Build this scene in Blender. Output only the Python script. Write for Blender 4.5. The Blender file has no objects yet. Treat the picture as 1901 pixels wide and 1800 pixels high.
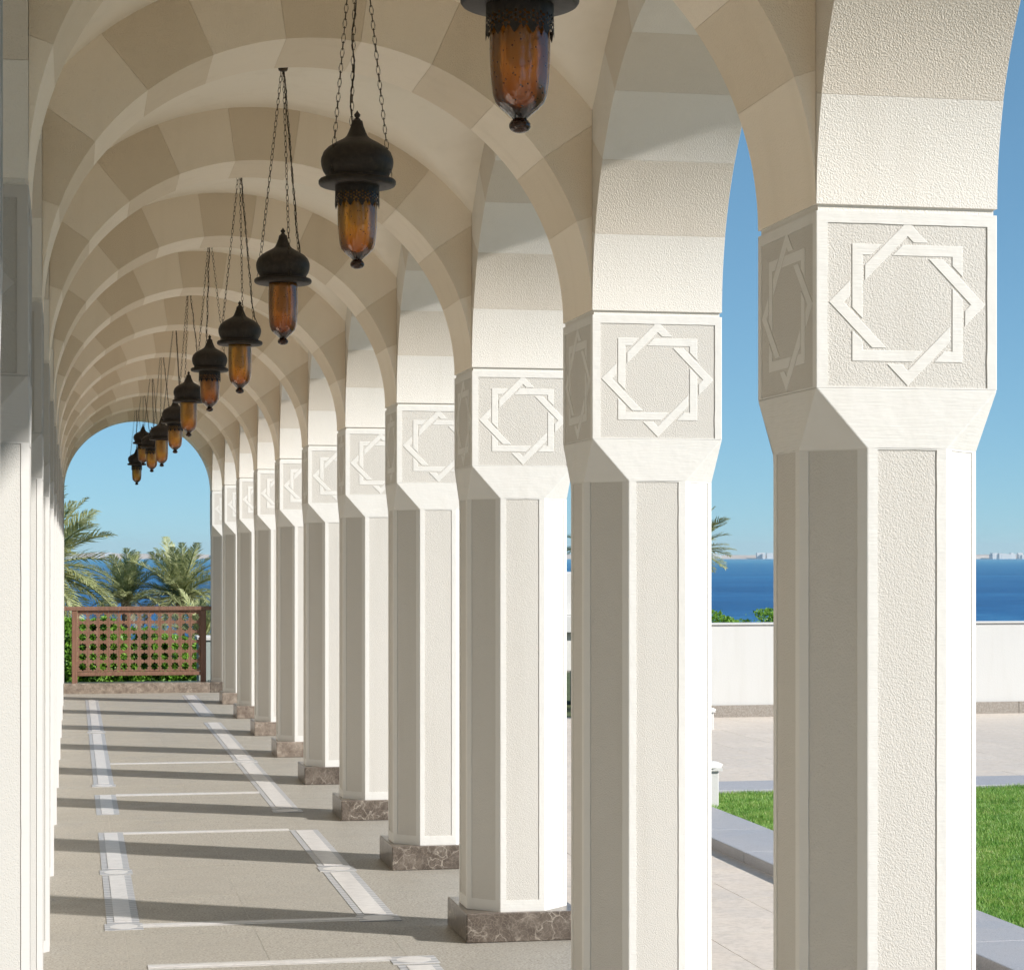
import bpy, bmesh, math, random
from mathutils import Vector, Matrix, noise
random.seed(7)
R = math.radians
sc = bpy.context.scene
COL = sc.collection

# ------------------------------------------------------------------ camera, sky, sun, exposure
EYE = 1.7
FPX, YAW, HOR = 4136.28, 0.1951, 1033.9          # focal length in photo pixels, yaw, horizon row
cam_d = bpy.data.cameras.new('camera'); cam = bpy.data.objects.new('camera', cam_d); COL.objects.link(cam)
cam_d.sensor_width = 36.0; cam_d.lens = 36.0 * FPX / 1901.0
cam_d.shift_y = (HOR - 900.0) / 1901.0
cam_d.clip_start = 0.05; cam_d.clip_end = 40000
cam.location = (0, 0, EYE); cam.rotation_euler = (R(90), 0, -YAW)
sc.camera = cam

SUN_EL, SUN_AZ = R(28), R(59)                     # azimuth measured from behind the camera towards the right
sdir = Vector((math.sin(SUN_AZ) * math.cos(SUN_EL), -math.cos(SUN_AZ) * math.cos(SUN_EL), math.sin(SUN_EL)))
w = bpy.data.worlds.new('World'); sc.world = w; w.use_nodes = True
wn = w.node_tree
bg = wn.nodes['Background']
sky = wn.nodes.new('ShaderNodeTexSky'); sky.sky_type = 'NISHITA'; sky.sun_disc = False
sky.sun_elevation = SUN_EL; sky.sun_rotation = math.pi - SUN_AZ
sky.air_density = 0.55; sky.dust_density = 0.0; sky.ozone_density = 6.0
gm = wn.nodes.new('ShaderNodeGamma'); gm.inputs[1].default_value = 0.6; wn.links.new(sky.outputs[0], gm.inputs[0])
tint = wn.nodes.new('ShaderNodeMix'); tint.data_type = 'RGBA'; tint.blend_type = 'MULTIPLY'; tint.inputs[0].default_value = 1.0; tint.inputs[7].default_value = (.77, 1.08, 1.11, 1)
wn.links.new(gm.outputs[0], tint.inputs[6]); wn.links.new(tint.outputs[2], bg.inputs[0]); bg.inputs[1].default_value = 0.138
sun_d = bpy.data.lights.new('sun', 'SUN'); sun = bpy.data.objects.new('sun', sun_d); COL.objects.link(sun)
sun_d.energy = 4.6; sun_d.angle = R(1.6); sun_d.color = (1.0, 0.965, 0.91)
sun.rotation_euler = sdir.to_track_quat('Z', 'Y').to_euler()
sc.view_settings.view_transform = 'Standard'; sc.view_settings.look = 'None'
sc.view_settings.exposure = 0.64; sc.view_settings.gamma = 1.0; sc.view_settings.use_curve_mapping = False

cy = sc.cycles; cy.use_adaptive_sampling = True; cy.adaptive_threshold = 0.02; cy.volume_bounces = 0; cy.max_bounces = 9; cy.diffuse_bounces = 7; cy.glossy_bounces = 3; cy.transmission_bounces = 4; cy.transparent_max_bounces = 8; cy.caustics_reflective = False; cy.caustics_refractive = False

# ------------------------------------------------------------------ helpers
class MB:
    """collects vertices and faces for ONE mesh"""
    def __init__(s): s.v = []; s.f = []; s.mi = []; s.sm = []
    def face(s, pts, mi=0, smooth=False):
        b = len(s.v); s.v += [tuple(p) for p in pts]; s.f.append(list(range(b, b + len(pts)))); s.mi.append(mi); s.sm.append(smooth)
    def box(s, x0, x1, y0, y1, z0, z1, mi=0):
        b = len(s.v)
        s.v += [(x0,y0,z0),(x1,y0,z0),(x1,y1,z0),(x0,y1,z0),(x0,y0,z1),(x1,y0,z1),(x1,y1,z1),(x0,y1,z1)]
        for q in ((0,3,2,1),(4,5,6,7),(0,1,5,4),(1,2,6,5),(2,3,7,6),(3,0,4,7)):
            s.f.append([b + i for i in q]); s.mi.append(mi); s.sm.append(False)
    def grid(s, rows, closed=False, mi=0, smooth=True, skip=None):
        b = len(s.v); n = len(rows[0])
        for r in rows: s.v += [tuple(p) for p in r]
        for i in range(len(rows) - 1):
            for j in range(n if closed else n - 1):
                if skip and skip(i, j): continue
                k = (j + 1) % n
                s.f.append([b+i*n+j, b+i*n+k, b+(i+1)*n+k, b+(i+1)*n+j]); s.mi.append(mi); s.sm.append(smooth)
    def lathe(s, prof, seg=32, cx=0, cy=0, mi=0):
        s.grid([[(cx + r*math.cos(2*math.pi*j/seg), cy + r*math.sin(2*math.pi*j/seg), z) for j in range(seg)] for r, z in prof], closed=True, mi=mi)
    def tube(s, pts, r, seg=6, mi=0, radii=None):
        rows = []
        for i, p in enumerate(pts):
            p = Vector(p); a = Vector(pts[max(i-1,0)]); c = Vector(pts[min(i+1,len(pts)-1)])
            t = (c - a).normalized(); up = Vector((0,0,1)) if abs(t.z) < .9 else Vector((1,0,0))
            u = t.cross(up).normalized(); v = t.cross(u); rr = radii[i] if radii else r
            rows.append([p + u*math.cos(2*math.pi*j/seg)*rr + v*math.sin(2*math.pi*j/seg)*rr for j in range(seg)])
        s.grid(rows, closed=True, mi=mi)
    def mesh(s, name, mats, weld=False, bevel=0, only=None):
        me = bpy.data.meshes.new(name); me.from_pydata(s.v, [], s.f)
        me.polygons.foreach_set('material_index', s.mi); me.polygons.foreach_set('use_smooth', s.sm)
        for m in (mats if isinstance(mats, (list, tuple)) else [mats]): me.materials.append(m)
        if weld or bevel:
            bm = bmesh.new(); bm.from_mesh(me)
            bmesh.ops.remove_doubles(bm, verts=bm.verts, dist=1e-5)
            bmesh.ops.recalc_face_normals(bm, faces=bm.faces)
            if bevel:
                es = [e for e in bm.edges if len(e.link_faces) == 2 and e.calc_face_angle(0) > R(20) and (only is None or all(any(abs(v.co.x-a)+abs(v.co.y-b) < 1e-4 for a, b in only) for v in e.verts))]
                bmesh.ops.bevel(bm, geom=es, offset=bevel, segments=2, profile=0.5, affect='EDGES', clamp_overlap=True)
            bm.to_mesh(me); bm.free()
        me.update(); return me
    def build(s, name, mats, parent=None, **k): return link(name, s.mesh(name, mats, **k), parent)

def link(name, me, parent=None, loc=None):
    o = bpy.data.objects.new(name, me); COL.objects.link(o)
    if parent: o.parent = parent
    if loc is not None: o.location = loc
    return o
def tag(o, label=None, cat=None, group=None, kind=None):
    if cat and not kind: kind = 'thing'
    for k, v in (('label', label), ('category', cat), ('group', group), ('kind', kind)):
        if v: o[k] = v
    return o
def empty(name, loc=(0,0,0), rz=0):
    o = bpy.data.objects.new(name, None); COL.objects.link(o); o.location = loc; o.rotation_euler = (0,0,rz); o.empty_display_size = .1; return o
ORD = ['', 'first','second','third','fourth','fifth','sixth','seventh','eighth','ninth','tenth','eleventh','twelfth','thirteenth','fourteenth']

# ------------------------------------------------------------------ materials
class NT:
    def __init__(s, name):
        s.m = bpy.data.materials.new(name); s.m.use_nodes = True; s.t = s.m.node_tree; s.b = s.t.nodes['Principled BSDF']; s.out = s.t.nodes['Material Output']
        s.pos = s.t.nodes.new('ShaderNodeNewGeometry').outputs['Position']
    def n(s, ty, **k):
        x = s.t.nodes.new(ty)
        for a, v in k.items(): setattr(x, a, v)
        return x
    def l(s, a, b): s.t.links.new(a, b)
    def set(s, **k):
        for a, v in k.items(): s.b.inputs[a.replace('_', ' ')].default_value = v
    def noise(s, scale, detail=3, rough=.55, vec=None, dist=0):
        x = s.n('ShaderNodeTexNoise'); x.inputs['Scale'].default_value = scale; x.inputs['Detail'].default_value = detail; x.inputs['Roughness'].default_value = rough; x.inputs['Distortion'].default_value = dist
        s.l(vec or s.pos, x.inputs['Vector']); return x.outputs['Fac']
    def vor(s, scale, feature='F1', vec=None, out='Distance', rnd=1):
        x = s.n('ShaderNodeTexVoronoi', feature=feature); x.inputs['Scale'].default_value = scale; x.inputs['Randomness'].default_value = rnd
        s.l(vec or s.pos, x.inputs['Vector']); return x.outputs[out]
    def scaled(s, sx, sy, sz, vec=None):
        x = s.n('ShaderNodeMapping'); x.inputs['Scale'].default_value = (sx, sy, sz); s.l(vec or s.pos, x.inputs['Vector']); return x.outputs[0]
    def ramp(s, fac, stops, interp='LINEAR'):
        x = s.n('ShaderNodeValToRGB'); cr = x.color_ramp; cr.interpolation = interp
        while len(cr.elements) < len(stops): cr.elements.new(.5)
        for e, (p, c) in zip(cr.elements, stops):
            e.position = p; e.color = (*c, 1) if len(c) == 3 else c
        s.l(fac, x.inputs[0]); return x.outputs[0]
    def mix(s, fac, a, b, mode='MIX'):
        x = s.n('ShaderNodeMix', data_type='RGBA', blend_type=mode)
        for i, v in ((0, fac), (6, a), (7, b)):
            if isinstance(v, bpy.types.NodeSocket): s.l(v, x.inputs[i])
            else: x.inputs[i].default_value = v if i == 0 else (*v, 1)
        return x.outputs[2]
    def math(s, op, a, b=0):
        x = s.n('ShaderNodeMath', operation=op)
        for i, v in enumerate((a, b)):
            if isinstance(v, bpy.types.NodeSocket): s.l(v, x.inputs[i])
            else: x.inputs[i].default_value = v
        return x.outputs[0]
    def col(s, c): s.l(c, s.b.inputs['Base Color'])
    def bump(s, h, dist=.002, strength=1.0):
        x = s.n('ShaderNodeBump'); x.inputs['Distance'].default_value = dist; x.inputs['Strength'].default_value = strength
        s.l(h, x.inputs['Height']); s.l(x.outputs[0], s.b.inputs['Normal']); return x

def shade3(c, k): return tuple(min(1, v*k) for v in c)
def plaster(name, c, bscale, bdist, var=.06, rough=.85, streak=0):
    t = NT(name); t.set(Roughness=rough); t.b.inputs['Specular IOR Level'].default_value = .25
    big = t.noise(1.7, 3, .6)
    base = t.mix(big, shade3(c, 1-var), shade3(c, 1+var*.6))
    st = t.noise(1.0, 2, .65, t.scaled(9, 9, .7))
    base = t.mix(t.math('MULTIPLY', t.ramp(st, [(.52,(0,0,0)),(.78,(1,1,1))]), .16), base, shade3((c[0],c[1]*.96,c[2]*.88), .72))
    oi = t.n('ShaderNodeObjectInfo'); base = t.mix(t.math('MULTIPLY', oi.outputs['Random'], .10), base, shade3((c[0], c[1]*.97, c[2]*.92), .72))
    t.col(base)
    h = t.noise(bscale*(1.7 if bscale > 60 else 1), 2.0, .5)
    if streak:
        s2 = t.noise(1, 3, .6, t.scaled(14, 14, 190)); h = t.math('ADD', h, t.math('MULTIPLY', s2, streak))
    t.bump(h, bdist, 1.0); return t.m

M = {}
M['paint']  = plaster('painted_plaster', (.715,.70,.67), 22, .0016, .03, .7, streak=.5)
M['paint_l']= plaster('dimmed_white_plaster', (.47,.46,.445), 22, .0016, .03, .7, streak=.5)  # left-row copy of the white plaster, darkened so direct sun looks like shade
M['rough_l']= plaster('dimmed_rough_plaster', (.42,.41,.39), 150, .0021, .04)  # left-row copy of the rough plaster, shade put into its colour
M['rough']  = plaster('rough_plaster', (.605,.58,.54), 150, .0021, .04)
M['v_light']= plaster('light_voussoir_plaster', (.91,.815,.69), 150, .0022, .04)
M['v_dark'] = plaster('dark_voussoir_plaster', (.78,.675,.54), 150, .0026, .05)
M['a_light']= plaster('light_arcade_plaster', (.75,.72,.67), 150, .0019, .04)
M['a_dark'] = plaster('dark_arcade_plaster', (.665,.61,.535), 150, .0024, .05)
M['vault']  = plaster('smooth_vault_plaster', (.93,.855,.745), 16, .002, .04)
M['wallcream'] = plaster('cream_wall_plaster', (.88,.82,.72), 60, .001, .03)
M['white_shaded'] = plaster('shade_toned_white_paint', (.34,.38,.36), 60, .001, .03)  # white block's body: its shade is put into this colour
M['white']  = plaster('white_wall_paint', (.62,.61,.59), 60, .001, .03)

def granite(name, a, b, c, scale, rough=.35, var=0, bump=.0006, rand=True):
    t = NT(name); t.set(Roughness=rough)
    sp = t.noise(scale, 4, .7)
    col = t.ramp(sp, [(.36, a), (.5, b), (.64, c)])
    fl = t.ramp(t.noise(scale*.45, 3, .75), [(.36,(1,1,1)),(.46,(0,0,0))]); col = t.mix(t.math('MULTIPLY', fl, .55), col, shade3(a, .8))
    sp2 = t.noise(scale*.24, 3, .6); col = t.mix(t.math('MULTIPLY', sp2, .35), col, a)
    lg = t.noise(.9, 4, .6); col = t.mix(t.math('MULTIPLY', lg, .3), col, shade3(b, .8))
    if rand:
        oi = t.n('ShaderNodeObjectInfo'); 
        col = t.mix(t.math('MULTIPLY', oi.outputs['Random'], .26 + var), col, shade3(b, .78))
    t.col(col); 
    rr = t.ramp(t.noise(3, 4, .6), [(.3,(rough*.8,)*3),(.7,(min(1,rough*1.4),)*3)]); t.l(rr, t.b.inputs['Roughness'])
    t.bump(sp, bump, .6); return t.m
M['floor'] = granite('beige_granite', (.17,.154,.126), (.38,.35,.303), (.565,.53,.475), 95, .55)
M['grout'] = granite('grout', (.46,.43,.38), (.56,.53,.48), (.64,.61,.56), 60, .8, rand=False)
M['plaza'] = granite('plaza_tile', (.55,.48,.41), (.68,.595,.515), (.74,.66,.585), 30, .5, .12)
M['kerb']  = granite('grey_granite', (.27,.27,.29), (.40,.40,.43), (.56,.56,.58), 160, .5)
M['wbase'] = granite('brown_granite', (.20,.17,.14), (.33,.29,.25), (.46,.42,.37), 90, .5)

def emperador(name, dark):
    t = NT(name); t.set(Roughness=.28)
    dist = t.n('ShaderNodeVectorMath', operation='ADD'); nz = t.n('ShaderNodeTexNoise'); nz.inputs['Scale'].default_value = 9; nz.inputs['Detail'].default_value = 4
    t.l(t.pos, nz.inputs['Vector'])
    sc_ = t.n('ShaderNodeVectorMath', operation='SCALE'); sc_.inputs['Scale'].default_value = .16; t.l(nz.outputs['Color'], sc_.inputs[0])
    t.l(t.pos, dist.inputs[0]); t.l(sc_.outputs[0], dist.inputs[1]); v = dist.outputs[0]
    mk = t.ramp(t.noise(7, 4, .6), [(.42,(0,0,0)),(.62,(1,1,1))])
    e1 = t.math('MULTIPLY', t.ramp(t.vor(13, 'DISTANCE_TO_EDGE', v), [(0,(1,1,1)),(.012,(.5,.5,.5)),(.05,(0,0,0))]), mk)
    e2 = t.ramp(t.vor(42, 'DISTANCE_TO_EDGE', v), [(0,(.7,.7,.7)),(.07,(0,0,0))])
    cl = t.noise(13, 5, .7)
    k = .72 if dark else 1.35
    base = t.ramp(cl, [(.3, shade3((.085,.062,.048), k)), (.5, shade3((.155,.122,.098), k)), (.72, shade3((.27,.225,.185), k))])
    base = t.mix(t.math('MULTIPLY', e2, .45), base, (.36,.31,.26)); base = t.mix(t.math('MULTIPLY', e1, .8), base, (.52,.46,.39))
    t.col(base); return t.m
M['emp'] = emperador('brown_veined_marble', True)
M['emp_k'] = emperador('tan_veined_marble', False)
M['emp_l'] = emperador('light_brown_veined_marble', False)

t = NT('white_inlay_marble'); t.set(Roughness=.3)
g = t.noise(1, 5, .65, t.scaled(14, 60, 14), 1.2)
t.col(t.ramp(g, [(.32,(.46,.44,.43)),(.5,(.60,.575,.56)),(.66,(.69,.67,.655))])); M['inlay'] = t.m
t = NT('blue_grey_inlay_marble'); t.set(Roughness=.35)
wv = t.n('ShaderNodeTexWave'); wv.bands_direction = 'Y'; wv.inputs['Scale'].default_value = 5.5; wv.inputs['Distortion'].default_value = 2.5; wv.inputs['Detail'].default_value = 3; t.l(t.pos, wv.inputs['Vector'])
g = t.math('ADD', t.math('MULTIPLY', t.noise(1, 5, .7, t.scaled(40, 90, 40), .8), .6), t.math('MULTIPLY', wv.outputs['Fac'], .4))
t.col(t.ramp(g, [(.32,(.25,.255,.275)),(.5,(.36,.365,.385)),(.68,(.50,.495,.50))])); M['inlay_b'] = t.m
t = NT('pale_line_marble'); t.set(Roughness=.35)
g = t.noise(1, 4, .7, t.scaled(30, 30, 30))
t.col(t.ramp(g, [(.32,(.42,.40,.39)),(.55,(.53,.51,.49)),(.7,(.60,.58,.56))])); M['line'] = t.m

t = NT('dark_bronze'); t.set(Roughness=.55, Metallic=.55)
a = t.noise(60, 4, .7); t.col(t.ramp(a, [(.3,(.026,.021,.018)),(.55,(.040,.032,.026)),(.8,(.065,.05,.038))])); t.bump(a, .001, .6); M['bronze'] = t.m
t = NT('chain_iron'); t.set(Roughness=.5, Metallic=.6); a = t.noise(90, 2); t.col(t.ramp(a, [(.35,(.03,.022,.016)),(.65,(.11,.075,.045))])); M['chain'] = t.m

def amber(name, c1, c2):
    t = NT(name)
    # greyish seeds; the colour darkens towards the foot
    sep = t.n('ShaderNodeSeparateXYZ'); tc = t.n('ShaderNodeTexCoord'); t.l(tc.outputs['Object'], sep.inputs[0])
    mr = t.n('ShaderNodeMapRange'); mr.inputs[1].default_value = -.46; mr.inputs[2].default_value = -.30; t.l(sep.outputs[2], mr.inputs[0])
    nz = t.noise(22, 3, .6); f = t.math('ADD', mr.outputs[0], t.math('MULTIPLY', t.math('SUBTRACT', nz, .5), .5))
    col = t.ramp(f, [(.0, shade3(c2,.35)), (.3, c2), (.8, c1)])
    seeds = t.ramp(t.vor(95), [(.0,(0,0,0)),(.13,(.15,.15,.15)),(.2,(1,1,1))]); col = t.mix(1.0, col, seeds, 'MULTIPLY')
    tr = t.n('ShaderNodeBsdfTranslucent'); t.l(col, tr.inputs[0])
    tp = t.n('ShaderNodeBsdfTransparent'); t.l(col, tp.inputs[0])
    gl = t.n('ShaderNodeBsdfGlossy'); gl.inputs['Roughness'].default_value = .13; gl.inputs[0].default_value = (1,1,1,1)
    m1 = t.n('ShaderNodeMixShader'); m1.inputs[0].default_value = .40; t.l(tr.outputs[0], m1.inputs[1]); t.l(tp.outputs[0], m1.inputs[2])
    fr = t.n('ShaderNodeFresnel'); fr.inputs[0].default_value = 1.5
    bp = t.n('ShaderNodeBump'); bp.inputs['Distance'].default_value = .004; bp.inputs['Strength'].default_value = .35; t.l(t.noise(45, 2), bp.inputs['Height'])
    t.l(bp.outputs[0], gl.inputs['Normal']); t.l(bp.outputs[0], fr.inputs['Normal'])
    m2 = t.n('ShaderNodeMixShader'); t.l(t.math('ADD', fr.outputs[0], .03), m2.inputs[0]); t.l(m1.outputs[0], m2.inputs[1]); t.l(gl.outputs[0], m2.inputs[2])
    t.l(m2.outputs[0], t.out.inputs[0]); return t.m
M['amber_y'] = amber('yellow_amber_glass', (1.0,.66,.17), (.90,.42,.09))
M['amber_r'] = amber('red_amber_glass', (.90,.52,.14), (.66,.29,.08))
t = NT('dark_glass'); t.set(Roughness=.08); t.b.inputs['Base Color'].default_value = (.035,.012,.006,1); M['dglass'] = t.m

t = NT('brown_painted_wood'); t.set(Roughness=.55)
oi = t.n('ShaderNodeObjectInfo')
g = t.noise(1, 5, .65, t.scaled(40, 40, 3)); c = t.ramp(g, [(.3,(.14,.073,.048)),(.55,(.21,.115,.08)),(.75,(.28,.165,.12))])
c = t.mix(t.math('MULTIPLY', oi.outputs['Random'], .45), c, (.20,.085,.04)); t.col(c); t.bump(g, .001, .5); M['wood'] = t.m

def leaf(name, cols, trans=.35, rough=.5, fine=.5):
    t = NT(name)
    r = t.noise(6, 3, .7); r2 = t.noise(55, 2, .6)
    f = t.math('ADD', t.math('MULTIPLY', r, 1 - fine), t.math('MULTIPLY', r2, fine))
    n = len(cols); c = t.ramp(f, [(.34 + .32*i/(n-1), k) for i, k in enumerate(cols)])
    t.set(Roughness=rough); t.col(c)
    tl = t.n('ShaderNodeBsdfTranslucent'); t.l(c, tl.inputs[0])
    mx = t.n('ShaderNodeMixShader'); mx.inputs[0].default_value = trans; t.l(t.b.outputs[0], mx.inputs[1]); t.l(tl.outputs[0], mx.inputs[2]); t.l(mx.outputs[0], t.out.inputs[0]); return t.m
M['hedge'] = leaf('hedge_leaf', [(.07,.17,.02),(.16,.34,.035),(.32,.47,.08)])
M['palm']  = leaf('palm_leaf', [(.13,.16,.06),(.36,.39,.17),(.72,.70,.42)], .4)
M['palm_d']= leaf('dry_palm_leaf', [(.2,.18,.09),(.34,.30,.17),(.45,.40,.26)], .25)
M['grass'] = leaf('grass_blade', [(.06,.17,.022),(.13,.32,.045),(.30,.46,.10),(.55,.58,.26)], .3, fine=.62)
t = NT('palm_trunk'); t.set(Roughness=.9); z = t.noise(1,4,.7,t.scaled(8,8,25)); t.col(t.ramp(z,[(.3,(.07,.05,.035)),(.7,(.24,.18,.12))])); t.bump(z,.05,1); M['trunk'] = t.m
t = NT('soil'); t.set(Roughness=.95); z = t.noise(3,5,.7); t.col(t.ramp(z,[(.3,(.05,.07,.02)),(.7,(.10,.12,.04))])); M['soil'] = t.m
t = NT('garden_ground'); t.set(Roughness=.95); z = t.noise(.12,6,.7); t.col(t.ramp(z,[(.35,(.06,.09,.03)),(.5,(.20,.17,.11)),(.65,(.38,.32,.24))])); M['garden'] = t.m
t = NT('sea_water'); t.set(Roughness=.42); t.b.inputs['Specular IOR Level'].default_value = .22
z = t.noise(1,5,.65,t.scaled(.0022,.010,1)); z2 = t.noise(1,5,.7,t.scaled(.09,.30,1))
f = t.math('ADD', t.math('MULTIPLY', z, .42), t.math('MULTIPLY', z2, .58))
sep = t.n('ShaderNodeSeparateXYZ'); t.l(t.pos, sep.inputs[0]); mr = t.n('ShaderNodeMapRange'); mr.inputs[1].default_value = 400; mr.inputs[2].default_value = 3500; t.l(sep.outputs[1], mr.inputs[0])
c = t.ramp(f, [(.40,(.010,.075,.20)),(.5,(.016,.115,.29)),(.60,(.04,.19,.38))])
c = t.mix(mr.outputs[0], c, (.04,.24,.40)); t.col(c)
t.bump(t.math('ADD', t.noise(1,4,.7,t.scaled(.25,.8,1)), t.math('MULTIPLY', t.noise(1,3,.6,t.scaled(1.5,4,1)), .3)), .5, .8); M['sea'] = t.m
t = NT('desert_hills'); t.set(Roughness=1); z = t.noise(.003,6,.7); t.col(t.ramp(z,[(.35,(.42,.34,.27)),(.65,(.62,.54,.45))])); M['hills'] = t.m

# ------------------------------------------------------------------ dimensions read from the photograph
XL, XR, W, Y1, B = -0.094, 1.734, 0.458, 5.05, 2.3202
XC, HALF = (XL + XR)/2, (XR - XL)/2
G = B - W; HG = G/2
ZT, ZB = EYE + .8357, EYE + .4026                 # top and bottom of the square capital
SPR, KZ = ZT + .003, .965                         # springing and the slight flattening of the arches
ROUT, RV = 1.20, HALF + .238
FIRST, LAST = -1, 11
def yc(n): return Y1 + (n - 1)*B                   # front face of column n
def ray(px, py, d):
    """point that the photograph shows at (px, py), d metres deep"""
    r = (px - 950.5)/FPX*d; c, s = math.cos(YAW), math.sin(YAW)
    return Vector((r*c + d*s, d*c - r*s, EYE + (HOR - py)/FPX*d))

# ------------------------------------------------------------------ the setting: ground, sea, hills
m = MB(); m.grid([[(-9000,150,-6),(9000,150,-6)],[(-9000,30000,-6),(9000,30000,-6)]], smooth=False)
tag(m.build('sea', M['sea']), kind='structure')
m = MB(); rows = []
for j in range(24):
    y = 33 + j*7; rows.append([(x, y, -5 - max(0, (j-19))*.5 + .25*noise.noise((x*.05, y*.05, 3))) for x in range(-300, 301, 12)])
m.grid(rows); tag(m.build('garden_ground', M['garden']), kind='structure')
m = MB(); m.box(-60, 60, -40, 33.5, -6, -.075); tag(m.build('terrace_ground', M['soil']), kind='structure')
m = MB(); rows = [[], [], [], []]
for i in range(260):
    x = -7000 + i*54; h = 9 + 13*abs(noise.noise((x*.0006, 1.3, 0))) + 9*noise.noise((x*.004, 5, 0)) + 6*noise.noise((x*.02, 9, 0))
    rows[0].append((x, 9000, -8)); rows[1].append((x, 9050, 6 + 5*noise.noise((x*.01,2,0)))); rows[2].append((x, 9500, max(8, h))); rows[3].append((x, 10400, max(6, h*.8)))
m.grid(rows); tag(m.build('far_shore_hills', M['hills']), kind='structure')
m = MB()
for i in range(150):
    x = random.gauss(random.choice([-150, 700, 3600, 2500, 4200]), 330); wd = random.uniform(9, 38); h = random.uniform(5, 15); y = 8990 - random.random()*20
    m.box(x, x + wd, y, y + 15, -6, 6 + h)
tag(m.build('far_shore_town', M['white']), 'pale scattered houses along the far shore on the horizon', 'town', kind='stuff')

# ------------------------------------------------------------------ corridor floor with slabs and inlays
m = MB(); m.box(XL - W - .1, XR + W + .12, -8, 28.72, -.07, -.0010)
floor = tag(m.build('floor', M['grout']), kind='structure')
xs = [XL - W, .235, .82, 1.405, XR + W + .12]; ny = 33; ys = [-7.6 + 1.11*i for i in range(ny)]; ys = [y for y in ys if y < 28.2] + [28.7]
for j in range(len(ys) - 1):
    for i in range(4):
        m = MB(); z = -.0004*random.random(); m.box(xs[i] + .001, xs[i+1] - .001, ys[j] + .001, ys[j+1] - .001, -.03, z); m.build('slab', M['floor'], floor)
def inlay(x0, x1, y0, y1):
    b = MB(); b.box(x0, x1, y0, y1, -.004, .002); o = b.build('inlay_border', M['inlay_b'], floor)
    e = min(.035, (x1 - x0)*.24)
    c = MB(); c.box(x0 + e, x1 - e, y0 + .03, y1 - .03, 0, .0045); c.build('inlay_strip', M['inlay'], o)
def medallion(x0, x1, y):
    b = MB(); b.box(x0 - .012, x1 + .012, y - .085, y + .085, -.004, .0028); o = b.build('inlay_border', M['inlay_b'], floor)
    c = MB(); xc = (x0 + x1)/2; hw_ = (x1-x0)*.42; ring = [(xc + hw_*math.cos(2*math.pi*q/24), y + .072*math.sin(2*math.pi*q/24)) for q in range(24)]
    c.face([(*p, .0034) for p in ring]); c.grid([[(*p, .001) for p in ring], [(*p, .0034) for p in ring]], closed=True, smooth=False)
    c.build('inlay_disc', M['inlay'], o)
LX, RX = (.16, .31), (1.33, 1.505)
for a, b_ in ((10.5, 12.10), (12.32, 13.98), (14.95, 16.20), (16.95, 21.85), (22.15, 27.0), (4.2, 6.0), (6.2, 7.9)): inlay(*LX, a, b_)
for a, b_ in ((10.5, 12.0), (12.22, 13.88), (15.05, 18.50), (18.75, 23.1), (23.95, 27.7), (7.2, 9.2)): inlay(*RX, a, b_)
for x, ylist in ((LX, (10.40, 12.21, 16.85, 22.0)), (RX, (10.42, 12.11, 14.95, 18.62, 9.31))):
    for y in ylist: medallion(*x, y)
def cross(y, x0=LX[1], x1=RX[0], wd=.07):
    b = MB(); b.box(x0, x1, y - wd/2, y + wd/2, -.004, .0016); o = b.build('inlay_border', M['line'], floor)
    c = MB(); c.box(x0, x1, y - wd*.18, y + wd*.18, 0, .0032); c.build('inlay_strip', M['inlay'], o)
for y in (9.36, 10.42, 13.92): cross(y, wd=.11)
cross(16.16, wd=.14); cross(18.62, wd=.12)

# ------------------------------------------------------------------ plaza, kerbs, lawn, garden wall
m = MB(); m.box(XR + W + .12, 16, -10, 23.4, -.07, -.03); plaza = tag(m.build('plaza', M['grout']), kind='structure')
m = MB(); m.box(-45, XL - W - .1, -30, 29.2, -.07, -.012); tag(m.build('courtyard_paving', M['plaza']), kind='structure')
m = MB(); m.box(-.2485, .2485, -.2485, .2485, -.02, 0); tile_me = m.mesh('tile', M['plaza'])
KX0, KX1, LY = 3.695, 4.165, 15.2
def pxof(X, Y):
    c, s = math.cos(YAW), math.sin(YAW); d = X*s + Y*c; return 950.5 + FPX*(X*c - Y*s)/d
cand = []
x = XR + W + .12 + .25
while x < 15:
    y = -2.0
    while y < 23.2:
        if not (x - .25 > KX0 + .01 and y + .25 < LY + .61):
            p = pxof(x, y); vis = 1030 < p < 1085 or 1290 < p < 1470 or 1780 < p < 1960
            cand.append((0 if vis else 1, y, x))
        y += .5
    x += .5
cand.sort(); rest = MB()
for i, (v, y, x) in enumerate(cand):
    if i < 300: link('tile', tile_me, plaza, (x, y, -.01 - random.random()*.0012))
    elif y < 23: rest.box(x-.2485, x+.2485, y-.2485, y+.2485, -.03, -.0105)
tag(rest.build('tile', M['plaza'], plaza), kind='stuff')
m = MB(); m.box(KX0 + .01, KX1 - .01, -6, LY, -.06, .0); kerb = tag(m.build('kerb', M['grout']), kind='structure')
y = -4.0
while y < LY + .6:
    m = MB(); m.box(KX0, KX1, y + .003, min(y + 1.0, LY + .62) - .003, -.03, .05); m.build('kerb_stone', M['kerb'], kerb, bevel=.006); y += 1.0
x = KX1
while x < 14:
    m = MB(); m.box(x + .003, x + .997, LY, LY + .62, -.03, .05 - .001); m.build('kerb_stone', M['kerb'], kerb, bevel=.006); x += 1.0
lawn_base = MB(); lawn_base.box(KX1 - .01, 14, -6, LY, -.06, .012); lo = tag(lawn_base.build('lawn', M['soil']), 'bright green lawn behind the grey granite kerb', 'lawn', kind='stuff')
gb = MB(); cnt = 0
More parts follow.
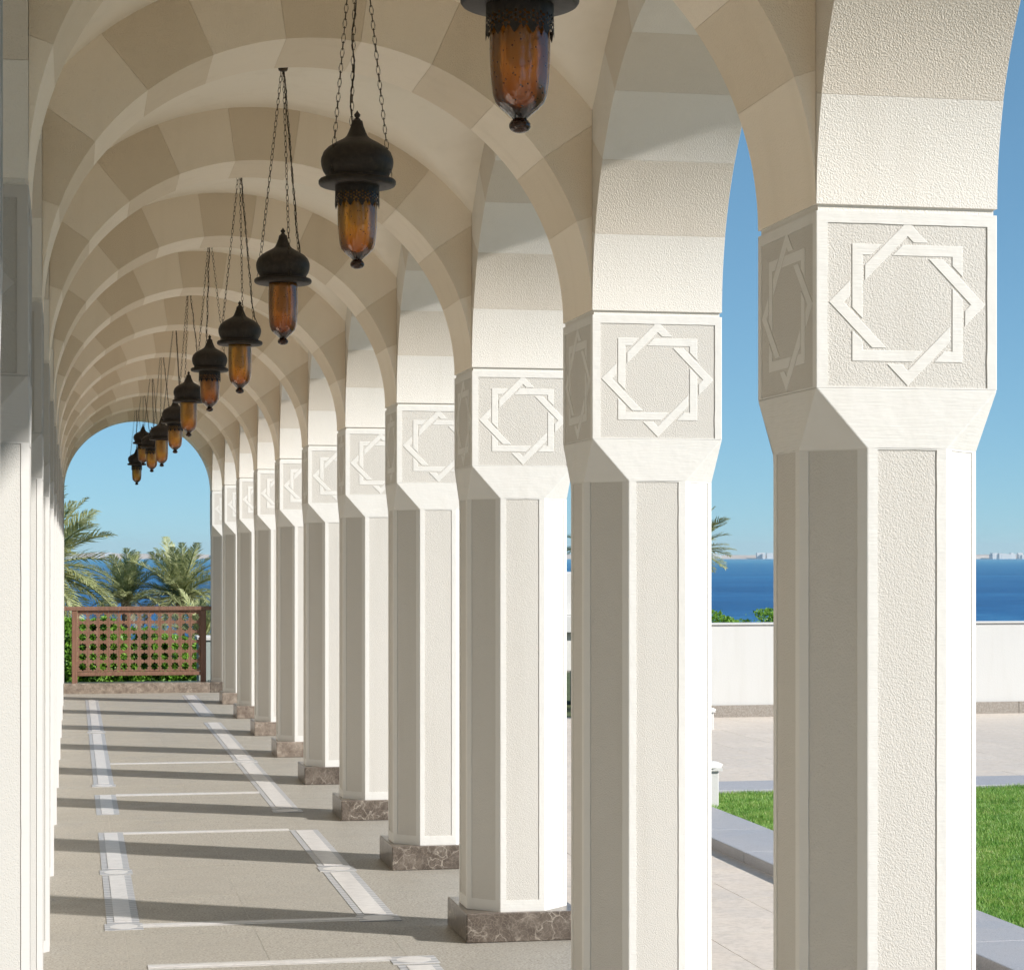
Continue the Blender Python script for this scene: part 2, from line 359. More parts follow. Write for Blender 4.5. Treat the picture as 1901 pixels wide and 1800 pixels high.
while cnt < 95000:
    X = random.uniform(KX1, 7.6); Y = random.uniform(8.6, LY - .01); p = pxof(X, Y)
    if not (1290 < p < 1465 or 1790 < p < 1950): 
        if random.random() > .04: continue
    cnt += 1
    clump = noise.noise((X*2.3, Y*2.3, 0)); h = (.022 + .028*random.random())*(1 + .6*clump); a = random.uniform(0, 6.283); wd = .0022 + random.random()*.002; ln = random.uniform(0, .8)*h; a2 = random.uniform(0, 6.283)
    dx, dy = math.cos(a)*wd, math.sin(a)*wd
    gb.face([(X-dx, Y-dy, .01), (X+dx, Y+dy, .01), (X + math.cos(a2)*ln, Y + math.sin(a2)*ln, .012 + h)])
gb.build('grass_blades', M['grass'], lo)
gw = empty('garden_wall', (10, 22.95, 0)); tag(gw, 'low white garden wall with a granite skirting in front of the sea', 'wall')
m = MB(); m.box(-4.6, 9, 0, .3, -.05, .975); m.build('wall', M['white'], gw, bevel=.01)
m = MB(); m.box(-4.62, 9, -.02, .32, .9755, .992); m.build('coping', M['white'], gw, bevel=.005)
x = -4.6
while x < 6:
    m = MB(); m.box(x + .002, x + 1.198, -.035, -.001, -.03, .118); m.build('skirting_stone', M['wbase'], gw, bevel=.004); x += 1.2

# ------------------------------------------------------------------ the columns
def face_frame(o, u, n):
    """2-D (a along u, b up, depth d inwards) to 3-D"""
    return lambda a, b, d=0: o + u*a + Vector((0,0,b)) - n*d
hw, ch = W/2, .128
Z0, Z1, Z2, Z3 = .13, ZB - .143, ZB, ZT - .012
octo = [(-hw+ch,-hw),(hw-ch,-hw),(hw,-hw+ch),(hw,hw-ch),(hw-ch,hw),(-hw+ch,hw),(-hw,hw-ch),(-hw,-hw+ch)]
sq = [(-hw,-hw),(hw,-hw),(hw,hw),(-hw,hw)]
DEP = .0024
def framed(mb, F, a0, a1, b0, b1, ml, mr_, mb_, mt, d=DEP):
    """a face with a sunk panel: ring, reveal; returns the panel rectangle"""
    p0, p1, q0, q1 = a0 + ml, a1 - mr_, b0 + mb_, b1 - mt
    O = [(a0,b0),(a1,b0),(a1,b1),(a0,b1)]; I = [(p0,q0),(p1,q0),(p1,q1),(p0,q1)]; so, si = [], []
    for i in range(4):
        j = (i+1) % 4; k = max(3, int(max(abs(I[j][0]-I[i][0]), abs(I[j][1]-I[i][1]))/.03)); nx, nz = (0, 1) if I[i][1] == I[j][1] else (1, 0)
        for q_ in range(k):
            t_ = q_/k; jit = 0 if q_ == 0 else random.gauss(0, .00035)
            so.append((O[i][0] + (O[j][0]-O[i][0])*t_, O[i][1] + (O[j][1]-O[i][1])*t_)); si.append((I[i][0] + (I[j][0]-I[i][0])*t_ + nx*jit, I[i][1] + (I[j][1]-I[i][1])*t_ + nz*jit))
    for i in range(len(so)):
        j = (i+1) % len(so)
        mb.face([F(*so[i]), F(*so[j]), F(*si[j]), F(*si[i])])
        mb.face([F(*si[i]), F(*si[j]), F(*si[j], d+.004), F(*si[i], d+.004)])
    return p0, p1, q0, q1
def panel_mesh(name, F, p0, p1, q0, q1, d, mat):
    m = MB(); e = .0015
    m.face([F(p0-e,q0-e,d), F(p1+e,q0-e,d), F(p1+e,q1+e,d), F(p0-e,q1+e,d)])
    m.face([F(p0-e,q0-e,d+.003), F(p0-e,q1+e,d+.003), F(p1+e,q1+e,d+.003), F(p1+e,q0-e,d+.003)])
    return m.mesh(name, mat)
def star_mesh(F, cx, cz, a, bw, PM):
    b = a - bw; g = .0085; s2 = math.sqrt(2)
    P = [(b - b*s2 + g, b), (a - b*s2 + g, a), (a, a), (a, a*(s2-1) + g), (b, a*s2 + g - b), (b, b)]
    m = MB(); top, bot = .0008, DEP + .001
    for k in range(8):
        t = -math.pi/4*(k % 2) - math.pi/2*(k//2)
        Q = [(cx + x*math.cos(t) - z*math.sin(t), cz + x*math.sin(t) + z*math.cos(t)) for x, z in P]
        m.face([F(*q, top) for q in reversed(Q)])
        for i in range(6):
            j = (i+1) % 6
            m.face([F(*Q[i], top), F(*Q[j], top), F(*Q[j], bot), F(*Q[i], bot)])
    return m.mesh('star_relief', PM, bevel=.0010)
shaft_b = {}
def column_meshes(z0, PM, RM):
    body = MB(); panels = []
    for i in range(8):
        A = Vector((*octo[i], 0)); Bp = Vector((*octo[(i+1) % 8], 0)); u = (Bp - A); L = u.length; u.normalize(); n = Vector((u.y, -u.x, 0)); F = face_frame(A, u, n)
        r = framed(body, F, 0, L, z0, Z1, .026, .026, .05, .003 if i % 2 == 0 else .003)
        panels.append(panel_mesh('shaft_panel', F, *r, DEP, RM))
    for i in range(4):      # pendentive stops between square and octagon
        a, b_ = octo[2*i], octo[2*i+1]; c, d = sq[i], sq[(i+1) % 4]
        body.face([(*a, Z1), (*b_, Z1), (*d, Z2), (*c, Z2)])
        e = octo[(2*i+2) % 8]; body.face([(*b_, Z1), (*e, Z1), (*d, Z2)])
    body.face([(*p, z0) for p in reversed(octo)]); body.face([(*p, Z2) for p in sq])
    shaft = body.mesh('shaft', PM, bevel=.0028, only=octo + sq)
    cap = MB(); cpan = []; stars = []
    for i in range(4):
        A = Vector((*sq[i], 0)); Bp = Vector((*sq[(i+1) % 4], 0)); u = (Bp - A).normalized(); n = Vector((u.y, -u.x, 0)); F = face_frame(A, u, n)
        r = framed(cap, F, 0, W, Z2, Z3, .029, .025, .004, .028)
        cpan.append(panel_mesh('capital_panel', F, *r, DEP, RM))
        stars.append(star_mesh(F, W*.502, (Z2 + Z3)/2 - .006, W*.305, W*.057, PM))
    cap.face([(*p, Z3) for p in sq]); cap.face([(*p, Z2 + .0003) for p in reversed(sq)])
    capm = cap.mesh('capital', PM, bevel=.0025, only=sq)
    nk = MB(); k = hw - .007; nk.box(-k, k, -k, k, Z3 - .002, ZT + .01); neck = nk.mesh('shadow_joint', M['a_light'])
    return shaft, panels, capm, cpan, stars, neck
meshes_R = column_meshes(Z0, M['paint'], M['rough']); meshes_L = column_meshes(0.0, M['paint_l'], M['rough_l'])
pm = MB(); q = hw + .028; pm.box(-q, q, -q, q, 0, Z0 + .0); plinth_me = pm.mesh('plinth', M['emp'], bevel=.006)
pm = MB(); pm.box(-q, q, -q, q, 0, Z0); plinth_me2 = pm.mesh('plinth', M['emp_l'], bevel=.006)
def column(n, side):
    x = (XR if side == 'right' else XL - W) + hw
    o = empty('column', (x, yc(n) + hw, 0))
    ms = meshes_R if side == 'right' else meshes_L
    link('shaft', ms[0], o)
    for p in ms[1]: link('shaft_panel', p, o)
    c = link('capital', ms[2], o)
    for p, s in zip(ms[3], ms[4]): link('capital_panel', p, c); link('star_relief', s, c)
    link('shadow_joint', ms[5], c)
    if side == 'right': link('plinth', plinth_me2 if n in (7, 8, 9, 10) else plinth_me, o)
    return o
for n in range(FIRST, LAST + 1):
    if n >= 1:
        r = 'nearest, largest octagonal column' if n == 1 else ('farthest octagonal column' if n == LAST else ORD[n] + ' octagonal column from the right edge')
        tag(column(n, 'right'), r + ', sunlit star capital, right-hand row', 'column', 'columns of the sunlit right-hand row')
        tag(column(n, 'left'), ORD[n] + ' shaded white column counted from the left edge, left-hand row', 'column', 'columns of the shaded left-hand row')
    else:
        tag(column(n, 'right'), 'column %s the right-hand row, nearer than the picture frame' % ('just before' if n == 0 else 'two bays before'), 'column', 'columns of the sunlit right-hand row')
        tag(column(n, 'left'), ('blurred white column edge at the extreme left border' if n == 0 else 'column of the left-hand row behind the border column'), 'column', 'columns of the shaded left-hand row')

# ------------------------------------------------------------------ arches of separate voussoirs, vaults, roof
def wedge(a0, a1, rin, clip, depth, mat, axis, seg=12):
    """one voussoir; angle from the horizontal; axis 'x' spans x and is deep in y, axis 'y' spans y and is deep in x"""
    g = .0003/rin; inner, outer = [], []
    for i in range(seg + 1):
        a = a0 + g + (a1 - a0 - 2*g)*i/seg; c, s = math.cos(a), math.sin(a)
        ro = min(ROUT, clip/max(abs(c), 1e-6)); ro = max(ro, rin + .0008)
        inner.append((rin*c, rin*s*KZ)); outer.append((ro*c, ro*s*KZ))
    P = inner + outer[::-1]; m = MB()
    f = (lambda p, d: (p[0], d, p[1])) if axis == 'x' else (lambda p, d: (d, p[0], p[1]))
    for i in range(seg):
        q = [inner[i], inner[i+1], outer[i+1], outer[i]]
        m.face([f(p, 0) for p in q]); m.face([f(p, depth) for p in reversed(q)])
    k = len(P)
    for i in range(k):
        j = (i+1) % k; m.face([f(P[i], 0), f(P[i], depth), f(P[j], depth), f(P[j], 0)])
    return m.mesh('voussoir', mat, bevel=.0006)
def bounds(kind):
    if kind == 'x':
        b = [0] + [90 - d for d in (70.2, 54.6, 39.0, 23.4, 7.8)]
    else:
        b = [180/11*i for i in range(6)]
    return [R(v) for v in b] + [R(180 - v) for v in reversed(b)]
bx_, by_ = bounds('x'), bounds('y')
vx = [wedge(bx_[i], bx_[i+1], HALF, HALF - .0005, W - .003, M['v_light'] if i % 2 == 0 else M['v_dark'], 'x') for i in range(11)]
vy = [wedge(by_[i], by_[i+1], HG, B/2 - .001, W - .0008, M['a_light'] if i % 2 == 0 else M['a_dark'], 'y') for i in range(11)]
for n in range(FIRST, LAST + 1):
    o = empty('transverse_arch', (XC, yc(n) + .0015, SPR))
    for me in vx: link('voussoir', me, o, (0, random.uniform(-.0005, .0005), 0))
    nm = {1: 'nearest banded arch across the ceiling, cut by the top edge', LAST: 'farthest banded arch across the walkway, framing the sky'}.get(n, (ORD[n] + ' banded beige arch across the ceiling, counting from the camera') if n > 0 else 'banded arch across the ceiling above the camera, out of view' if n == 0 else 'banded arch across the ceiling behind the camera')
    tag(o, nm, 'arch', 'banded arches across the walkway')
for n in range(FIRST - 1, LAST):
    for side in ('right', 'left'):
        x = (XR if side == 'right' else XL - W) + .0004
        o = empty('arcade_arch', (x, yc(n) + W + HG, SPR))
        for me in vy: link('voussoir', me, o, (random.uniform(-.0005, .0005), 0, 0))
        if n >= 0: nm = 'round plaster arch %s the %s column of the %s row' % ('springing towards the camera from' , ORD[n+1], side)
        else: nm = 'round plaster arch of the %s row beside the camera' % side if n == -1 else 'round plaster arch of the %s row behind the camera' % side
        tag(o, nm, 'arch', 'arches along the %s-hand row' % side)
ZR = SPR + KZ*ROUT + .30
def spandrel(x0, x1):
    m = MB(); r = HG + .05
    for n in range(FIRST - 1, LAST):
        yy = yc(n) + W + HG; k = 20; prev = None
        pts = [(yy - B/2, SPR)] + [(yy - r*math.cos(math.pi*i/k), SPR + .001 + KZ*r*math.sin(math.pi*i/k)) for i in range(k + 1)] + [(yy + B/2, SPR)]
        for a, b_ in zip(pts[:-1], pts[1:]):
            if b_[0] - a[0] < 1e-6: continue
            m.face([(x0, a[0], a[1]), (x0, a[0], ZR), (x0, b_[0], ZR), (x0, b_[0], b_[1])]); m.face([(x1, a[0], a[1]), (x1, b_[0], b_[1]), (x1, b_[0], ZR), (x1, a[0], ZR)])
            m.face([(x0, *a), (x0, *b_), (x1, *b_), (x1, *a)])
    ye = yc(LAST) + W - .006
    m.box(x0, x1, yc(LAST - 1) + B + W/2 - .02, ye, SPR + .3, ZR)
    return m
# inside, the wall stands behind the voussoir faces only above the vault line
tag(spandrel(XR + .012, XR + W - .012).build('arcade_wall', M['paint']), 'plaster wall above the arches of the sunlit right-hand row', 'wall')
tag(spandrel(XL - W + .012, XL - .012).build('arcade_wall', M['paint']), 'plaster wall above the arches of the left-hand row', 'wall')
m = MB(); m.box(XL - W - .1, XR + W + .1, yc(FIRST - 1) - .3, yc(LAST) + W + .05, ZR, ZR + .25); tag(m.build('roof', M['paint']), 'flat plaster roof slab over the vaulted walkway', 'roof')
m = MB(); m.box(XL - W - .25, XL - W + .02, yc(FIRST - 1), yc(LAST) + W - .05, 0, ZR - .002); tag(m.build('added_bounce_wall', M['wallcream']), 'unseen cream wall added behind the left-hand columns to bounce light', 'wall')  # unseen wall, added to reflect warm sunlight back into the walkway
def smax(a, b_, k=.05):
    h = max(k - abs(a - b_), 0)/k; return max(a, b_) + h*h*k*.25
for n in range(FIRST - 1, LAST):
    m = MB(); N = 30; rows = []; ex = .004
    for j in range(N + 1):
        dy = -HG - ex + (G + 2*ex)*j/N
        rows.append([(XC + dx, yc(n) + W + HG + dy, SPR + KZ*smax(math.sqrt(RV*RV - dx*dx), math.sqrt((RV + .0)**2 - dy*dy))) for dx in [-HALF - ex + (2*HALF + 2*ex)*i/N for i in range(N + 1)]])
    m.grid(rows); o = m.build('vault', M['vault'])
    nm = 'smooth cream vault above the %s bay from the camera' % ORD[n+1] if n >= 0 else 'smooth cream vault over the camera' if n == -1 else 'smooth cream vault behind the camera'
    tag(o, nm, 'vault', 'cream vaults between the banded arches')

# ------------------------------------------------------------------ hanging lanterns
def lathe_mesh(name, prof, mat, seg=36):
    m = MB(); m.lathe(prof, seg); return m.mesh(name, mat, weld=True)
dome_me = lathe_mesh('dome', [(.0005,-.027),(.010,-.028),(.0155,-.031),(.0185,-.045),(.025,-.062),(.031,-.075),(.037,-.081),(.046,-.0865),(.065,-.0965),(.085,-.109),(.098,-.123),(.1045,-.140),(.1055,-.150),(.104,-.163),(.0995,-.177),(.092,-.189),(.091,-.192),(.094,-.195),(.094,-.199),(.05,-.199)], M['bronze'])
fin_me = lathe_mesh('finial', [(.0003,0),(.004,-.006),(.0095,-.0125),(.008,-.018),(.0045,-.022),(.009,-.0245),(.010,-.028),(.004,-.029)], M['bronze'], 16)
fl_me = lathe_mesh('flange', [(.05,-.1985),(.098,-.1985),(.108,-.201),(.1123,-.206),(.1123,-.214),(.109,-.219),(.104,-.2215),(.06,-.2195),(.055,-.2195)], M['bronze'], 48)
glass_me = lathe_mesh('glass_shade', [(.0560,-.2215),(.0572,-.26),(.0574,-.30),(.0566,-.335),(.0545,-.365),(.0515,-.388),(.046,-.403),(.034,-.416),(.022,-.4255),(.0155,-.4315),(.0135,-.4345)], M['amber_y'])
glass_r = glass_me.copy(); glass_r.materials[0] = M['amber_r']
knob_me = lathe_mesh('knob', [(.0128,-.4325),(.0125,-.4350),(.0165,-.4375),(.0205,-.4440),(.0205,-.4500),(.0165,-.4560),(.009,-.4595),(.0005,-.4605)], M['dglass'], 20)
bulb_me = lathe_mesh('bulb', [(.014,-.222),(.015,-.262),(.018,-.27),(.026,-.295),(.027,-.31),(.02,-.33),(.0005,-.338)], M['white'], 18)
def collar_mesh():
    m = MB(); seg = 96; rows = []
    zs = [-.2195, -.232, -.2415, -.246, -.2505, -.255, -.2595, -.264, -.2685]
    for k, z in enumerate(zs):
        rows.append([((.0640 + .0008*k/8)*math.cos(2*math.pi*j/seg), (.0640 + .0008*k/8)*math.sin(2*math.pi*j/seg), z) for j in range(seg)])
    teeth = [(.0650*math.cos(2*math.pi*j/seg), .0650*math.sin(2*math.pi*j/seg), -.2695 - (.016, .0115, .004, 0, .0085, 0, .004, .0115)[j % 8]) for j in range(seg)]
    rows.append(teeth)
    holes = {(2,0),(2,4),(3,2),(3,6),(3,5),(4,0),(4,4),(5,2),(5,6),(6,0),(6,4),(6,3),(7,2),(7,5)}
    m.grid(rows, closed=True, skip=lambda i, j: (i, j % 8) in holes); return m.mesh('collar', M['bronze'])
col_me = collar_mesh()
can_me = lathe_mesh('canopy', [(.0005,.002),(.026,.002),(.027,-.003),(.0175,-.040),(.014,-.043),(.0005,-.044)], M['chain'], 20)
def chain(m, a, b_, pitch=.0215):
    a, b_ = Vector(a), Vector(b_); L = (b_ - a).length; n = int(L/pitch); t = (b_ - a).normalized()
    u = t.cross(Vector((.3,1,.1))).normalized(); v = t.cross(u)
    for i in range(n):
        sag = math.sin(math.pi*(i+.5)/n)*.006; c = a + (b_ - a)*((i + .5)/n) + Vector((0,0,-sag)); s_ = u if i % 2 else v
        jit = random.uniform(-.3,.3); s_ = (s_*math.cos(jit) + (v if i % 2 else u)*math.sin(jit)).normalized()
        hl, hr = .0135, .0052; pts = []
        for k in range(8):
            an = 2*math.pi*k/8; pts.append(c + s_*(hr*math.cos(an)) + t*((hl - hr)*(1 if math.sin(an) > .1 else -1 if math.sin(an) < -.1 else 0) + hr*math.sin(an)))
        nn = t.cross(s_); wr = .00145; rows = []
        for k in range(8):
            o = (pts[k] - c).normalized(); rows.append([pts[k] + (o*math.cos(q_) + nn*math.sin(q_))*wr for q_ in (0, 2.094, 4.189)])
        rows.append(rows[0]); m.grid(rows, closed=True)
ZCAN = SPR + KZ*RV
LAMPS = [  # bay, x, knob bottom above eye, rotation, collar, red glass
 (0, .829, .806, 70, 1, 1), (1, .814, .8436, 95, 1, 0), (2, .814, .8397, 40, 0, 1), (3, .816, .8155, 35, 0, 0), (4, .808, .874, 100, 1, 1), (5, .802, .847, 10, 0, 0),
 (6, .813, .837, 55, 1, 0), (7, .798, .822, 20, 0, 0), (8, .790, .860, 75, 1, 0), (9, .775, 1.02, 30, 1, 0), (10, .772, .879, 90, 1, 0)]
for n, x, zb, rot, collar, red in LAMPS:
    top = EYE + zb + .4535; y = yc(n) + W + HG
    o = empty('hanging_lantern', (x, y, top), R(rot))
    d = link('dome', dome_me, o); link('finial', fin_me, d); link('flange', fl_me, o)
    gs = link('glass_shade', glass_r if red else glass_me, o); link('knob', knob_me, gs); link('bulb', bulb_me, gs)
    if collar: link('collar', col_me, o)
    zc = ZCAN - top; link('canopy', can_me, o, (0, 0, zc))
    ends = []
    for k in range(3):
        a = 2*math.pi*k/3; e = (.1005*math.cos(a), .1005*math.sin(a), -.1985); ends.append(e)
        m = MB(); chain(m, (.006*math.cos(a), .006*math.sin(a), zc - .042), e); m.build('chain', M['chain'], o)
    # power cable winding down one chain
    a0 = Vector((.004, 0, zc - .04)); e = Vector(ends[0]); pts = []
    for i in range(41):
        s_ = i/40; p = a0.lerp(e + Vector((.004, 0, .002)), s_); p += Vector((math.sin(s_*31)*.004, math.cos(s_*27)*.004, -.01*math.sin(math.pi*s_)))
        if n == 3 and s_ > .86: p += Vector((1, .3, .2)).normalized()*.045*math.sin((s_ - .86)/.14*math.pi)
        pts.append(p)
    m = MB(); m.tube(pts, .0021, 5); m.build('cable', M['bronze'], o)
    look = ('dark red-brown' if red else 'yellow amber') + ' glass ' + ('with lace collar' if collar else 'without collar')
    which = {0: 'nearest lantern, cropped by the top edge', 10: 'lowest and farthest lantern'}.get(n, ORD[n] + ' whole lantern behind the cropped one')
    tag(o, 'bronze %s, %s' % (which, look), 'lantern', 'bronze lanterns hanging along the walkway')

# ------------------------------------------------------------------ kerb and railing at the far end
YE = yc(LAST)
m = MB(); m.box(XL - .005, XR - .03, YE - .03, YE + .42, -.02, .125); tag(m.build('end_kerb', M['emp_l'], bevel=.006), 'brown marble kerb closing the far end of the walkway', 'kerb')
rl = empty('wooden_railing', (0, YE + .2, .125)); tag(rl, 'brown wooden railing with star-pierced panel at the far end', 'railing')
def rail_box(nm, *a): 
    b = MB(); b.box(*a); return b.build(nm, M['wood'], rl, bevel=.006)
px0, px1 = .035, 1.635
rail_box('handrail', XL - .02, XR + .02, -.045, .045, .905, .955)
rail_box('post', px0 - .035, px0 + .035, -.035, .035, -.01, .904); rail_box('post', px1 - .035, px1 + .035, -.035, .035, -.01, .904)
rail_box('bottom_rail', px0 + .036, px1 - .036, -.03, .03, .085, .135)
bx0, bx1, bz0, bz1 = px0 + .036, px1 - .036, .1355, .9045
NB, NR = 12, 6; bw, bh = (bx1 - bx0)/NB, (bz1 - bz0 - .03)/NR
m = MB(); k = 16; hx, hz = bw/2 - .0012, bh/2
def sqpt(a):
    c, s = math.cos(a), math.sin(a); t_ = 1/max(abs(c), abs(s)); return (hx*c*t_, hz*s*t_)
for r_ in range(NR):
    cz = bz0 + .005 + bh*(r_ + .5)
    In = [((.0555 if i % 2 == 0 else .0405)*math.cos(2*math.pi*i/k), cz + (.0555 if i % 2 == 0 else .0405)*math.sin(2*math.pi*i/k)) for i in range(k)]
    Ou = [(sqpt(2*math.pi*i/k)[0], cz + sqpt(2*math.pi*i/k)[1]) for i in range(k)]
    for i in range(k):
        j = (i+1) % k
        for y_, fl in ((-.011, 0), (.011, 1)):
            q_ = [(Ou[i][0], y_, Ou[i][1]), (Ou[j][0], y_, Ou[j][1]), (In[j][0], y_, In[j][1]), (In[i][0], y_, In[i][1])]; m.face(q_ if not fl else q_[::-1])
        m.face([(In[i][0],-.011,In[i][1]), (In[j][0],-.011,In[j][1]), (In[j][0],.011,In[j][1]), (In[i][0],.011,In[i][1])])
m.box(-hx, hx, -.011, .011, bz1 - .0255, bz1); 
for s_ in (-1, 1): m.face([(s_*hx,-.011,bz0+.005),(s_*hx,.011,bz0+.005),(s_*hx,.011,bz1),(s_*hx,-.011,bz1)])
board_me = m.mesh('pierced_board', M['wood'])
for i in range(NB): link('pierced_board', board_me, rl, (bx0 + bw*(i + .5), random.uniform(-.002, .002), 0))

# ------------------------------------------------------------------ planting and garden things
def leaf_mass(n, fn, size, mb=None):
    mb = mb or MB()
    for _ in range(n):
        p = fn()
        if p is None: continue
        s_ = size*random.uniform(.6, 1.3); a = Vector((random.gauss(0,1), random.gauss(0,1), random.gauss(.5,1))).normalized(); u = a.orthogonal().normalized(); u.rotate(Matrix.Rotation(random.uniform(0, 6.283), 3, a)); v = a.cross(u)
        mb.face([p - u*s_, p - v*s_*.45, p + u*s_, p + v*s_*.45])
    return mb
def hedge(name, x0, x1, y0, y1, z0, top, n, size, label, stem=True):
    o = empty(name, ((x0+x1)/2, (y0+y1)/2, z0)); off = Vector(((x0+x1)/2, (y0+y1)/2, z0))
    def fn():
        x = random.uniform(x0, x1); t_ = top(x) + .10*noise.noise((x*3.1, 4, 1)) + .05*noise.noise((x*9, 2, 7)); u = random.random()
        y = random.uniform(y0, y0 + .35) if u < .75 else random.uniform(y0, y1); z = z0 + (t_ - z0)*random.random()**.7
        if noise.noise((x*4.5, y*4.5, z*4.5)) < -.28: return None
        y += .18*noise.noise((x*3, z*3, 5)) + max(0, z - t_ + .25)*.5
        return Vector((x, y, z)) - off
    leaf_mass(n, fn, size).build('foliage', M['hedge'], o)
    m = MB()
    for i in range(int((x1-x0)/.25) + 1):
        x = x0 + .12 + i*.25 - off.x
        m.tube([(x, .1, 0), (x + random.uniform(-.06,.06), .05, (top(x + off.x) - z0)*.4), (x + random.uniform(-.12,.12), .1, (top(x + off.x) - z0)*.75)], .012, 5)
    m.build('stem', M['trunk'], o)
    return tag(o, label, 'hedge')
def tl(x):
    return .86 - .0*x if x < .25 else .86 - (x - .25)*.22
hedge('hedge', -1.2, 1.75, 30.9, 32.2, -.3, tl, 60000, .036, 'bright green leafy hedge right behind the brown railing')
hedge('shrub', 6.8, 8.2, 24.2, 24.8, .3, lambda x: 1.035 + .075*math.sin(x*9.0), 9000, .026, 'green shrub tips above the white garden wall, between two nearest columns')
bl = empty('planter_block', (1.84, 29.6, 0)); tag(bl, 'shaded white block beside the last column behind the railing', 'block')
m = MB(); m.box(-.20, .5, 0, .5, -.07, .60); m.build('body', M['white_shaded'], bl, bevel=.008)
m = MB(); m.box(-.225, .52, -.025, .52, .601, .655); m.build('cap', M['white'], bl, bevel=.01)
def pedestal(loc, k, label):
    o = empty('garden_pedestal', loc); tag(o, label, 'pedestal', 'white pedestals by the lawn')
    m = MB(); m.box(-.10*k, .10*k, -.10*k, .10*k, -.05, .225*k); m.build('body', M['white'], o, bevel=.006)
    m = MB(); m.box(-.12*k, .12*k, -.12*k, .12*k, .2255*k, .245*k); m.lathe([(.145*k, .2455*k), (.15*k, .262*k), (.12*k, .278*k), (.002, .285*k)], 28); m.build('cap', M['white'], o, weld=True)
p = ray(1300, 1474, 14.95); pedestal((p.x, p.y, .05), 1.0, 'small white capped pedestal on the lawn edge, half behind the second column')
p = ray(1308, 1333, 22.2); pedestal((p.x, p.y, -.01), .75, 'smaller white capped pedestal far back near the garden wall')
kio = empty('garden_kiosk', (ray(1060, 1300, 26.5).x, 26.0, 0)); tag(kio, 'white garden hut with dark base opening seen in the gap behind the second column', 'hut')
m = MB(); m.box(-.42, .42, 0, .8, .34, .80); m.build('wall', M['paint'], kio, bevel=.01)
m = MB(); m.box(-.50, .50, -.10, .9, .801, 1.0); m.build('ledge', M['white'], kio, bevel=.01)
m = MB(); m.box(-.40, .40, .12, .9, 1.001, 1.52); m.build('parapet', M['white'], kio, bevel=.01)
for s_ in (-1, 1):
    m = MB(); m.box(.30*s_ - .1, .30*s_ + .1, .02, .8, -.07, .3395); m.build('leg', M['wbase'], kio)

def frond_mesh(L, droop, seed, dry=0):
    rnd = random.Random(seed); m = MB(); n = 46; pts = []
    for i in range(n + 1):
        s_ = i/n; pts.append(Vector((L*(s_ - .12*droop*s_**3), L*.03*math.sin(s_*3 + seed), L*(.10*s_ - droop*.55*s_**2.2))))
    m.tube(pts[::3], .02, 4, radii=[.020*(1 - .85*i/(len(pts[::3]) - 1)) for i in range(len(pts[::3]))])
    for i in range(5, n + 1):
        s_ = i/n; t_ = (pts[i] - pts[i-1]).normalized(); side = Vector((0,1,0)); up = side.cross(t_)*-1
        ll = L*.24*(math.sin(math.pi*min(1, .12 + s_*.86))**.6)*rnd.uniform(.8, 1.15)
        for sg in (-1, 1):
            d = (t_*rnd.uniform(.65,.95) + side*sg*rnd.uniform(.6,.85) + up*rnd.uniform(.10,.45)).normalized()
            wv = d.cross(up).normalized()*.014*L*.60; p0 = pts[i]; p1 = p0 + d*ll*.55 + Vector((0,0,-.02*L*.2)); p2 = p0 + d*ll + Vector((0,0,-ll*.22*rnd.random() - .02))
            m.face([p0 - wv*.5, p0 + wv*.5, p1 + wv, p1 - wv]); m.face([p1 - wv, p1 + wv, p2])
    return m.mesh('frond', M['palm_d'] if dry else M['palm'])
FR = [frond_mesh(1.0, d, i) for i, d in enumerate((.35, .6, .9, 1.25))]; FD = frond_mesh(1.0, 1.3, 9, 1)
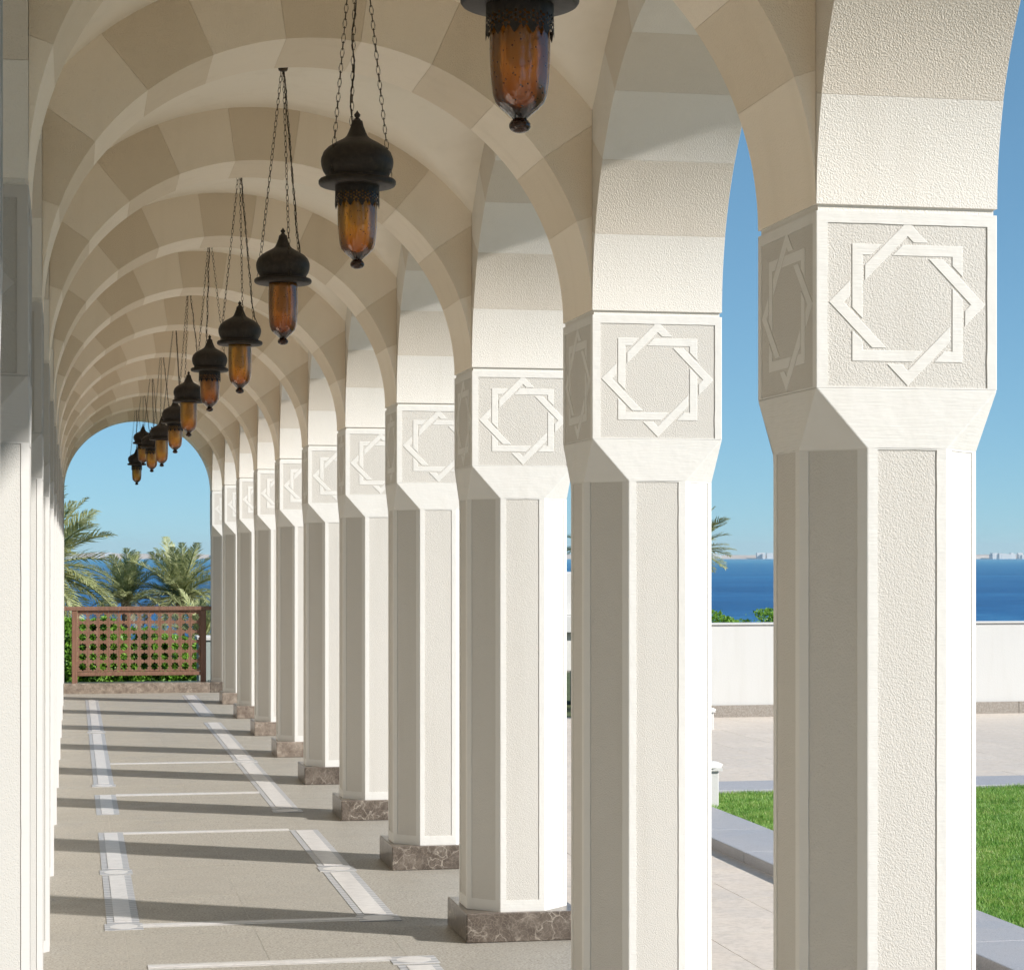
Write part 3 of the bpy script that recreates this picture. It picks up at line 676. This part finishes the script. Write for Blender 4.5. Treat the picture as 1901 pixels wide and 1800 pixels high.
def palm(px, py, d, L, height, nf, label, seed, up=(85, -35), stiff=False):
    rnd = random.Random(seed); c = ray(px, py, d); base = c.z - height
    o = empty('palm_tree', (c.x, c.y, base)); tag(o, label, 'palm tree', 'date palms in the garden')
    m = MB(); k = 16; pts = [(.12*math.sin(i/k*2 + seed), .1*math.cos(i/k*1.7), height*i/k) for i in range(k + 1)]
    pts = [(x - pts[-1][0]*(i/k), y - pts[-1][1]*(i/k), z) for i, (x, y, z) in enumerate(pts)]
    m.tube(pts, .15, 10, radii=[.17 - .04*i/k + (.02 if i % 2 else 0) + (.06 if i == k else 0) for i in range(k + 1)]); m.build('trunk', M['trunk'], o)
    for i in range(nf):
        f = (i + .5)/nf; el = up[0] + (up[1] - up[0])*f + rnd.uniform(-8, 8); az = i*137.5 + rnd.uniform(-15, 15)
        me = FR[i % 2] if stiff else FR[min(3, int(f*4))] if f < .9 else FD
        fo = link('frond', me, o, (0, 0, height)); s_ = L*rnd.uniform(.85, 1.12); fo.scale = (s_, s_, s_)
        fo.rotation_euler = (R(rnd.uniform(-25, 25)), -R(el), R(az))
    return o
palm(62, 1062, 50, 2.05, 5.6, 68, 'large near date palm with long drooping fronds at the left of the far opening', 3, (78, -40))
palm(234, 1118, 78, 1.8, 4.8, 38, 'smaller date palm in the middle of the far opening above the railing', 5, (85, 5))
palm(334, 1110, 78, 2.1, 5.0, 52, 'bushy date palm at the right of the far opening beside the last column', 8, (85, -15))
palm(1275, 1028, 48, 1.20, 6.5, 34, 'date palm whose frond tips show between the two nearest columns', 12, (65, -12), True)
palm(1108, 1025, 55, 1.15, 6.3, 28, 'date palm showing as a sliver in the gap left of the second column', 15, (80, -25))
palm(375, 1190, 60, 1.5, 3.2, 26, 'low young date palm behind the right end of the railing', 21, (80, -10))

# ------------------------------------------------------------------ sea haze in the air
m = MB(); m.box(-9500, 9500, -60, 12000, -9, 75); hz = m.build('haze', None or []); hz['kind'] = 'stuff'; hz['label'] = 'thin pale sea haze over the water'; hz['category'] = 'haze'
hm = bpy.data.materials.new('haze_air'); hm.use_nodes = True; ht = hm.node_tree; ht.nodes.remove(ht.nodes['Principled BSDF'])
pv = ht.nodes.new('ShaderNodeVolumePrincipled'); pv.inputs['Color'].default_value = (.80,.90,1,1); pv.inputs['Density'].default_value = 5.5e-5; pv.inputs['Anisotropy'].default_value = .2
ht.links.new(pv.outputs[0], ht.nodes['Material Output'].inputs['Volume']); hz.data.materials.append(hm)
